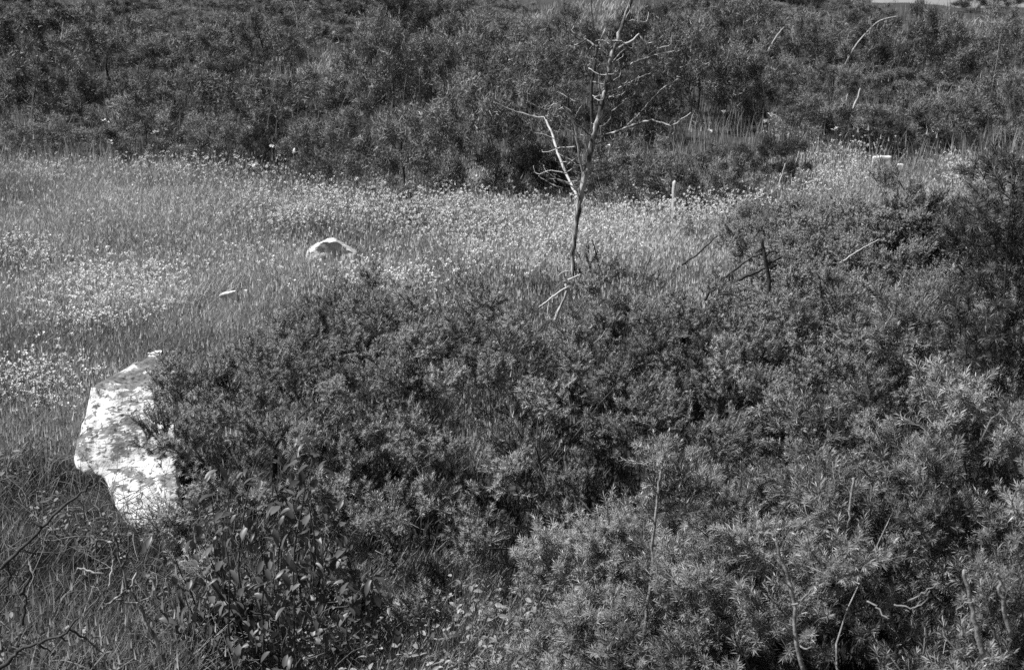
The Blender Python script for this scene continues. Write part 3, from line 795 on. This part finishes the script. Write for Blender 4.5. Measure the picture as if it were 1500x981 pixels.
# ------------------------------------------------------------------ the bare dead tree
def dead_tree():
    Y0 = 9.0
    base = at(843, 446, Y0); base[2] = float(g(base[0], Y0))
    t = thing('bare_tree', base, 'leafless young tree with peeling grey bark rising in the middle of the meadow', 'tree')
    def part(name, pts, r0, r1, mat=M_bark_dead, dy=0.0, sides=7, r=None, wob=.004):
        k = 1 if name == 'trunk' else .88
        V, F, T = tube(path_at(pts, Y0, dy), r0 * k, r1 * k, sides, 4, wob, r)
        return link(name, mesh(name, V - base, F, mat, T, True), t)
    part('trunk', [(843, 446), (841, 415), (839, 380), (843, 340), (848, 300), (855, 265), (864, 228), (872, 190), (880, 160), (886, 130), (890, 110), (897, 80), (907, 50), (918, 20), (930, -15), (938, -60)], .02, .01, r=[.022, .015, .016, .020, .021, .019, .017, .015, .0135, .012, .010], sides=9, wob=.007)
    part('branch', [(847, 292), (836, 268), (820, 232), (810, 200), (798, 172)], .0115, .008, M_bark_pale, .5)
    part('branch', [(798, 172), (785, 172), (765, 166), (745, 160), (723, 150)], .0075, .003, M_bark_pale, [.5, .5, .5, .48, .45])
    part('branch', [(868, 196), (867, 170), (866, 130), (870, 105), (873, 80), (875, 68)], .014, .009, M_bark_dark, .05)
    part('branch', [(875, 70), (866, 63), (850, 53), (838, 46), (843, 35), (850, 22)], .008, .003, M_bark_dead, .05)
    part('branch', [(875, 70), (880, 58), (888, 40), (892, 28), (902, 18)], .006, .0025, M_bark_dead, .05)
    part('branch', [(878, 60), (870, 40), (867, 20), (866, -15)], .006, .003, M_bark_dark, .05)
    part('branch', [(855, 258), (850, 235), (845, 205), (842, 185), (834, 168), (825, 155), (815, 147)], .009, .003, M_bark_pale, -.1)
    part('branch', [(868, 200), (855, 190), (843, 180), (828, 160), (818, 150)], .006, .002, M_bark_dead, -.1)
    part('branch', [(842, 188), (830, 178), (822, 170), (810, 172)], .004, .002, M_bark_dead, -.1)
    part('branch', [(840, 180), (846, 165), (852, 155)], .004, .002, M_bark_dead, -.1)
    part('branch', [(874, 202), (893, 196), (912, 189), (935, 181), (955, 177), (975, 182), (985, 184), (998, 175), (1012, 165)], .011, .003, M_bark_dead, -.15)
    part('branch', [(912, 189), (930, 173), (945, 157), (960, 140), (973, 128), (983, 122), (994, 115)], .005, .0028, M_bark_dead, -.1)
    part('branch', [(975, 126), (972, 115), (964, 104)], .004, .002, M_bark_dead, -.1)
    part('branch', [(870, 144), (885, 138), (905, 130), (925, 120), (945, 110), (962, 103)], .008, .003, M_bark_dead, .12)
    part('branch', [(945, 110), (957, 112), (960, 122)], .003, .0015, M_bark_dead, .1)
    part('branch', [(905, 130), (915, 140), (920, 145)], .003, .0015, M_bark_dead, .1)
    part('branch', [(889, 116), (905, 105), (922, 95), (940, 88), (965, 80), (992, 74)], .008, .003, M_bark_dead, .15)
    part('branch', [(902, 72), (915, 65), (928, 58), (936, 50)], .010, .006, M_bark_pale, -.1)
    part('branch', [(936, 50), (945, 62), (960, 60), (975, 50)], .004, .002, M_bark_dead, -.1)
    part('branch', [(892, 100), (885, 84), (878, 72)], .007, .005, M_bark_pale, -.1)
    part('branch', [(888, 104), (878, 92), (872, 86)], .006, .003, M_bark_pale, -.1)
    part('branch', [(912, 36), (922, 18), (922, 8)], .006, .003, M_bark_pale, -.05)
    part('branch', [(934, 36), (936, 15), (937, 0)], .004, .003, M_bark_pale, -.05)
    rg = np.random.default_rng(9)
    for (x, y) in [(840, 430), (846, 425), (838, 415), (850, 420), (842, 400), (866, 180), (882, 140), (905, 105), (945, 85), (855, 60), (846, 150), (868, 140), (862, 100), (895, 70), (915, 30), (880, 95), (872, 60), (838, 165), (822, 150), (905, 125), (853, 245), (850, 230), (860, 240), (845, 275), (843, 215), (838, 280), (830, 255), (848, 205), (862, 215), (815, 205), (880, 150), (868, 120), (893, 95), (848, 265), (800, 175), (900, 133), (860, 58), (885, 45), (885, 170), (878, 185), (860, 200), (856, 255), (850, 285), (895, 60)]:
        sgn = -1 if x < 862 else 1
        dx, dy_ = sgn * rg.uniform(15, 45), rg.uniform(-34, 16)
        part('twig', [(x + dx * .5, y + dy_ * .6), (x + dx * .8, y + dy_ * .6 - rg.uniform(4, 16)), (x + dx * .9, y + dy_ * .6 - rg.uniform(14, 26))], .003, .0015, M_bark_dead, 0, 4)
        pts = [(x, y), (x + dx * .5, y + dy_ * .6 + rg.uniform(-8, 8)), (x + dx, y + dy_), (x + dx * 1.1, y + dy_ - rg.uniform(2, 14))]
        part('twig', pts, .0046, .002, M_bark_pale if rg.random() < .25 else M_bark_dead, rg.uniform(-.12, .12), 4)
dead_tree()

# ------------------------------------------------------------------ sticks, stakes and fallen wood
def stick(name, label, cat, paths, Y, mat, group=None, dy=0.0, r=(.008, .004), up=False):
    P0 = path_at(paths[0], Y, dy)
    base = P0[np.argmin(P0[:, 2])].copy()
    if len(paths) == 1:
        V, F, T = tube(P0, r[0], r[1], 6, 4, .004)
        o = link(name, mesh(name, V - base, F, mat, T, True), None, base)
        return tag(o, label, cat, group)
    t = thing(name, base, label, cat, group)
    for i, p in enumerate(paths):
        V, F, T = tube(path_at(p, Y, dy), r[0] * (1 if i == 0 else .6), r[1] * (1 if i == 0 else .6), 6, 4, .004)
        link('main_stem' if i == 0 else 'twig', mesh('stem', V - base, F, mat, T, True), t)
    return t
stick('dead_stick', 'dark upright dead stem at the meadow edge, right of the pale stone', 'dead stem', [[(1122, 540), (1123, 455), (1126, 425), (1124, 395), (1119, 370), (1116, 350)], [(1121, 375), (1130, 368), (1140, 370)], [(1120, 388), (1146, 375)], [(1117, 362), (1108, 370)]], 7.2, M_bark_dark, r=(.0135, .009))
stick('fallen_branch', 'dark branch lying against the upright dead stem', 'dead branch', [[(1074, 414), (1090, 406), (1106, 399), (1122, 391)], [(1074, 414), (1072, 400)]], 7.25, M_bark_dark, r=(.011, .007))
stick('fallen_branch', 'thin dark branch slanting up beside the pale rounded stone', 'dead branch', [[(985, 398), (1003, 385), (1020, 373), (1045, 350), (1060, 336)], [(1004, 385), (1010, 398)]], 9.3, M_bark_dark, r=(.008, .005))
stick('fallen_branch', 'dark dead branch slanting between the thin one and the upright stem', 'dead branch', [[(1032, 440), (1045, 420), (1070, 400), (1095, 380), (1117, 370)], [(1070, 400), (1068, 412)]], 7.4, M_bark_dark, r=(.008, .005))
stick('dead_snag', 'pale forked dead wood rising below the foot of the bare tree', 'dead wood', [[(812, 470), (818, 455), (826, 438), (832, 420)], [(832, 420), (818, 428), (800, 442), (790, 450)], [(828, 416), (840, 440), (852, 462)], [(832, 410), (850, 402)], [(802, 466), (804, 448), (806, 438)]], 7.9, M_bark_pale, r=(.011, .007))
stick('weathered_stake', 'thin weathered stake standing before the juniper right of the bare tree', 'stake', [[(986, 330), (987, 300), (988, 267)]], 12.0, M_bark_pale, r=(.022, .018))
stick('dry_weed', 'thin dark stalks standing right of the bare tree foot', 'dead stem', [[(884, 432), (880, 400), (873, 375), (868, 352)], [(877, 420), (878, 395), (884, 380), (892, 372)], [(862, 400), (866, 385), (876, 376)]], 9.2, M_bark_dark, r=(.006, .004))
stick('dry_weed', 'thin dark forked stalk halfway between bare tree and upright dead stem', 'dead stem', [[(938, 440), (940, 415), (946, 395), (955, 372)], [(942, 405), (934, 388)]], 9.0, M_bark_dark, r=(.004, .003))
stick('dead_stick', 'short pale stick in the scrub below the black hollow at mid right', 'dead branch', [[(1360, 456), (1370, 446), (1378, 436), (1382, 428)]], 6.5, M_bark_pale, r=(.008, .004))
stick('bare_twigs', 'thin bleached twigs lying across the mid right scrub', 'dead branch', [[(1230, 385), (1250, 372), (1270, 360), (1290, 350)], [(1262, 328), (1275, 338), (1292, 342)], [(1215, 368), (1235, 380)]], 7.9, M_bark_pale, r=(.004, .0025))
stick('dry_weed', 'thin dark leaning stem rising above the mid right scrub', 'dead stem', [[(1345, 330), (1335, 310), (1328, 285), (1315, 262), (1308, 250)], [(1335, 310), (1310, 300)]], 9.6, M_bark_dark, r=(.006, .003))
# dead wood on the back slope
SLOPE_STICKS = [
 ('bleached stick lying on the second-row juniper, upper centre left', [[(540, 165), (552, 152), (563, 140)]], 18.2, .014, M_bark_pale),
 ('broken pale sticks below the dark hollow-sided juniper at upper centre', [[(602, 116), (612, 111), (622, 105)], [(609, 112), (610, 101)], [(613, 118), (618, 112)]], 20.5, .014, M_bark_pale),
 ('crossed bleached sticks high on the upper right slope', [[(1124, 78), (1132, 62), (1140, 50), (1148, 40)], [(1163, 65), (1160, 50), (1162, 38)]], 21.5, .013, M_bark_pale),
 ('long bleached dead branch rising through the upper right scrub', [[(1232, 118), (1238, 95), (1255, 65), (1275, 42), (1290, 30), (1315, 24)], [(1277, 40), (1273, 25)], [(1238, 115), (1241, 100)]], 21.5, .013, M_bark_pale),
 ('pair of short pale stems below the long bleached dead branch', [[(1249, 160), (1256, 145), (1260, 130)], [(1239, 150), (1242, 138)]], 17.5, .016, M_bark_pale),
 ('thin pale stalk standing in the upper left bank', [[(89, 60), (91, 45), (93, 32)]], 21.5, .012, M_bark_pale),
 ('short pale stalk in the upper left bank near its top', [[(314, 47), (318, 30)]], 24.0, .018, M_bark_pale),
 ('thin dark dead stems in the upper left bank', [[(200, 118), (203, 100), (210, 72)], [(176, 90), (178, 65)]], 20.5, .014, M_bark_dark),
 ('crooked dark stem behind the left branches of the bare tree', [[(684, 65), (682, 45), (677, 25), (673, 5)]], 26.0, .02, M_bark_dark),
 ('pale curved twig at the top, left of centre', [[(436, 45), (434, 22), (427, 3)]], 24.5, .012, M_bark_pale),
 ('slender pale stem left behind the bare tree top', [[(746, 102), (752, 85), (762, 62)]], 22.0, .013, M_bark_pale),
 ('thin upright stalks beside the pale flower patch at right', [[(1140, 275), (1146, 255), (1150, 240)], [(1165, 240), (1170, 222)]], 13.0, .008, M_bark_pale),
]
for lab, paths, Y, r, m in SLOPE_STICKS:
    stick('dead_branch', lab, 'dead branch', paths, Y, m, 'dead wood of the back slope', r=(r, r * .5))
# twigs of the lower left
stick('bare_branch', 'long dark bare branch reaching up to the foot of the boulder', 'dead branch', [[(-170, 990), (-20, 850), (5, 828), (40, 795), (70, 765), (100, 735), (125, 718), (134, 702)], [(30, 805), (50, 810), (52, 812)], [(12, 822), (14, 850), (0, 870)], [(62, 772), (40, 760)]], 3.9, M_bark_dark, 'bare branches at lower left', r=(.0065, .003))
stick('bare_branch', 'dark crooked branch with side twigs entering from the bottom left corner', 'dead branch', [[(-130, 1060), (-10, 985), (15, 965), (30, 950), (60, 940), (90, 930), (115, 905)], [(55, 942), (75, 955)], [(85, 932), (100, 938)], [(100, 920), (125, 935), (150, 955)], [(30, 870), (45, 845), (38, 830)], [(34, 915), (36, 890), (36, 870), (0, 872)]], 3.7, M_bark_dark, 'bare branches at lower left', r=(.0075, .003))
stick('bare_shrub', 'leafless forked shrub with light twigs below the boulder', 'shrub', [[(240, 975), (228, 935), (212, 905), (200, 880), (188, 862)], [(188, 862), (178, 830), (172, 800), (165, 780)], [(190, 860), (200, 835), (190, 822), (182, 820)], [(188, 865), (165, 880), (152, 888)], [(178, 830), (187, 812), (188, 785)], [(172, 880), (200, 882), (222, 872)], [(160, 858), (164, 835), (166, 820)], [(152, 840), (135, 838), (120, 832), (110, 840)], [(165, 795), (145, 790), (138, 800)], [(203, 885), (215, 905)]], 3.98, M_bark_dead, 'bare branches at lower left', r=(.008, .004))

# ------------------------------------------------------------------ the broad-leaved shrub
def leaf_mesh(rg, L, W):
    V, F = [], []
    n = 5
    fold, droop = rg.uniform(.15, .5), rg.uniform(.2, .7)
    for i in range(n + 1):
        t = i / n; w = W * math.sin(math.pi * min(t * .92 + .04, 1)) ** .8
        if i in (0, n): w *= .15
        z = -droop * L * t * t * .6
        V += [(-w / 2, t * L, z + fold * w * .5), (0, t * L, z), (w / 2, t * L, z + fold * w * .5)]
    for i in range(n):
        a = i * 3
        for k in (0, 1):
            F += [(a + k, a + k + 1, a + k + 4), (a + k, a + k + 4, a + k + 3)]
    return np.array(V), np.array(F)

def leafy_shrub():
    rg = np.random.default_rng(71)
    base = ground(395, 985)[0]; Y0 = base[1]
    base = np.array([at(395, 960, 4.25)[0], 4.25, float(g(at(395, 960, 4.25)[0], 4.25))])
    t = thing('leafy_shrub', base, 'broad-leaved shrub with drooping oval leaves at the lower left, before the junipers', 'shrub')
    metas = []
    for k in range(6):
        V, F = leaf_mesh(rg, rg.uniform(.042, .06), rg.uniform(.017, .024))
        metas.append((V, F, mesh('leaf', V, F, M_leaf, np.full(len(V), rg.uniform(.15, .75)), True)))
    shoots = [(430, 650), (395, 690), (460, 655), (375, 740), (420, 725), (470, 720), (330, 760), (290, 790), (360, 800), (440, 790), (500, 760), (300, 840), (262, 850), (400, 850), (470, 850), (530, 860), (545, 890), (500, 900), (440, 900), (350, 880), (300, 890), (380, 930), (330, 940), (420, 950), (480, 940), (340, 700), (455, 690), (480, 800), (250, 800), (515, 820), (410, 770), (380, 660), (310, 725), (550, 930), (270, 900)]
    spots = []
    for i, (x, y) in enumerate(shoots):
        Y = 4.2 + rg.uniform(-.22, .25)
        tip = at(x, y, Y)
        root = np.array([tip[0] * .7 + base[0] * .3 + rg.normal(0, .05), tip[1] + rg.normal(0, .05), 0]); root[2] = float(g(root[0], root[1]))
        mid = (root + tip) / 2 + rg.normal(0, .05, 3)
        P = smooth_path([root, root * .6 + mid * .4, mid, tip], 6)
        V, F, T = tube([root, mid, tip], .004, .0015, 5, 5, .004)
        link('stem', mesh('stem', V - base, F, M_bark_dark, T, True), t)
        for k in range(44):
            p = P[-1 - int(k * .33) % (len(P) * 3 // 4)] + rg.normal(0, .038, 3)
            a = k * 2.4 + rg.uniform(-.5, .5)
            spots.append((p, a, rg.uniform(-1.25, .15), rg.uniform(-.5, .5), rg.uniform(.5, 1.2), rg.integers(6)))
    rg.shuffle(spots)
    def rot(a, e, r_):
        from mathutils import Euler
        return Euler((e, r_, a))
    for p, a, e, r_, s, k in spots[:300]:
        o = link('leaf', metas[k][2], t, p - base)
        o.rotation_euler = rot(a, e, r_); o.scale = (s, s, s)
    sets = []
    for p, a, e, r_, s, k in spots[300:]:
        Rm = np.array(rot(a, e, r_).to_matrix())[None]
        sets.append(place((metas[k][0], metas[k][1], np.zeros(len(metas[k][0]))), (p - base)[None], Rm, [s], [rg.uniform(.1, .75)]))
    V, F, T = merge(sets)
    o = link('leaves', mesh('leaves', V, F, M_leaf, T, True), t); o['kind'] = 'stuff'
leafy_shrub()

# pale fields beyond the crest
def far_field():
    xs = np.linspace(-2500, 2500, 40); ys = np.geomspace(105, 3900, 30)
    X, Y = np.meshgrid(xs, ys)
    V = np.stack([X, Y, g(X, Y) + .25], -1).reshape(-1, 3)
    i, j = np.meshgrid(np.arange(39), np.arange(29)); a = (j * 40 + i).ravel()
    F = np.concatenate([np.stack([a, a + 1, a + 41], 1), np.stack([a, a + 41, a + 40], 1)])
    m = noise_mat('pale far grass', [(.35, .16), (.65, .26)], .02, 6, .95)
    tag(link('far_field', mesh('far_field', V, F, m, smooth=True)), 'pale distant field beyond the crest of the slope', None, None, 'structure')
far_field()

def slope_stalks():
    rg = np.random.default_rng(95)
    N = 170
    P = ground(rg.uniform(-30, 1530, N), rg.uniform(12, 250, N))
    protos = [tube([(0, 0, 0), (rg.normal(0, .03), rg.normal(0, .03), .45), (rg.normal(0, .08), rg.normal(0, .08), .8)], .0045, .0015, 3, 2) for _ in range(6)]
    D = unit(np.array([[0, 0, 1.]]) + rg.normal(0, .22, (N, 3))); w = rg.integers(0, 6, N); sets = []
    for k in range(6):
        q = w == k
        sets.append(place(protos[k], P[q], frames(D[q], rg.uniform(0, 6, q.sum())), rg.uniform(.6, 1.35, q.sum()), rg.uniform(0, 1, q.sum())))
    V, F, T = merge(sets)
    tag(link('dry_stalks', mesh('dry_stalks', V, F, plant_mat('dry stalks', .015, .26, .7, .2), T)), 'thin dry stalks sticking up through the scrub of the back slope', None, None, 'stuff')
slope_stalks()

def litter():
    """dead twiglets and stalks lying in the grass of the lower left"""
    rg = np.random.default_rng(91)
    sets = []
    protos = []
    for _ in range(6):
        L = rg.uniform(.08, .32)
        pts = [(0, 0, 0), (rg.normal(0, .03), rg.normal(0, .03), L * .3), (rg.normal(0, .04), rg.normal(0, .04), L * .65), (rg.normal(0, .06), rg.normal(0, .06), L)]
        protos.append(tube(pts, rg.uniform(.0012, .0022), .0008, 3, 3, .004))
    N = 1500
    P = ground(rg.uniform(-60, 560, N), rg.uniform(700, 1060, N)); P[:, 2] += rg.uniform(.02, .09, N)
    D = unit(rg.normal(0, 1, (N, 3)) * [1, 1, .6] + [0, 0, .25])
    w = rg.integers(0, 6, N)
    for k in range(6):
        q = w == k
        sets.append(place(protos[k], P[q], frames(D[q], rg.uniform(0, 6, q.sum())), rg.uniform(.6, 1.4, q.sum()), rg.uniform(.2, 1, q.sum())))
    V, F, T = merge(sets)
    tag(link('twig_litter', mesh('twig_litter', V, F, plant_mat('dead twiglets', .012, .2, .7, .2), T)), 'tangle of dead twiglets in the grass at lower left', None, None, 'stuff')
    # small leafy weeds
    N = 12000
    px, py = rg.uniform(-80, 330, N), rg.uniform(570, 1060, N)
    P = ground(px, py)
    cl = np.sin(P[:, 0] * 5.1) * np.sin(P[:, 1] * 4.3 + 1) + .5 * np.sin(P[:, 0] * 11 + P[:, 1] * 9)
    q = (cl > .05) & ~((P[:, 0] > -1.75) & (P[:, 0] < -1.2) & (P[:, 1] > 5.1)); P = P[q]; N = len(P); P[:, 2] += rg.uniform(.02, .14, N)
    V, F = leaf_mesh(rg, .022, .010)
    D = unit(np.array([[0, 0, 1.]]) + rg.normal(0, .6, (N, 3)))
    Vv, Ff, Tt = place((V, F, np.zeros(len(V))), P, frames(D, rg.uniform(0, 6, N)), rg.uniform(.6, 1.4, N), rg.uniform(-.1, .5, N))
    tag(link('low_weeds', mesh('low_weeds', Vv, Ff, M_herb, Tt)), 'patches of small leafy weeds in the lower left grass', None, None, 'stuff')
litter()
scatter('rough_grass', 'taller rough grass standing up here and there at lower left', 1600, (-80, 640, 420, 1060), (6, .17, .0035, .03, .15), M_grass, 58, .3, keep=lambda px, py, P: ~((P[:, 0] > -1.7) & (P[:, 0] < -1.2) & (P[:, 1] > 4.95) & (P[:, 1] < 6)) & (np.sin(P[:, 0] * 4 + 1) * np.sin(P[:, 1] * 5) > -.1))

# low leafy herbs along the bottom, under the junipers
def herbs():
    rg = np.random.default_rng(81)
    N = 5500
    px = rg.uniform(430, 1060, N); py = rg.uniform(890, 1060, N)
    P = ground(px, py); P[:, 2] += rg.uniform(.01, .12, N)
    V, F = leaf_mesh(rg, .028, .013)
    D = unit(np.array([[0, 0, 1.]]) + rg.normal(0, .5, (N, 3)))
    sets = [place((V, F, np.zeros(len(V))), P, frames(D, rg.uniform(0, 6, N)), rg.uniform(.6, 1.3, N), rg.uniform(.1, .9, N))]
    Vv, Ff, Tt = merge(sets)
    tag(link('low_herbs', mesh('low_herbs', Vv, Ff, M_herb, Tt)), 'mixed low leafy herbs at the bottom edge under the junipers', None, None, 'stuff')
herbs()
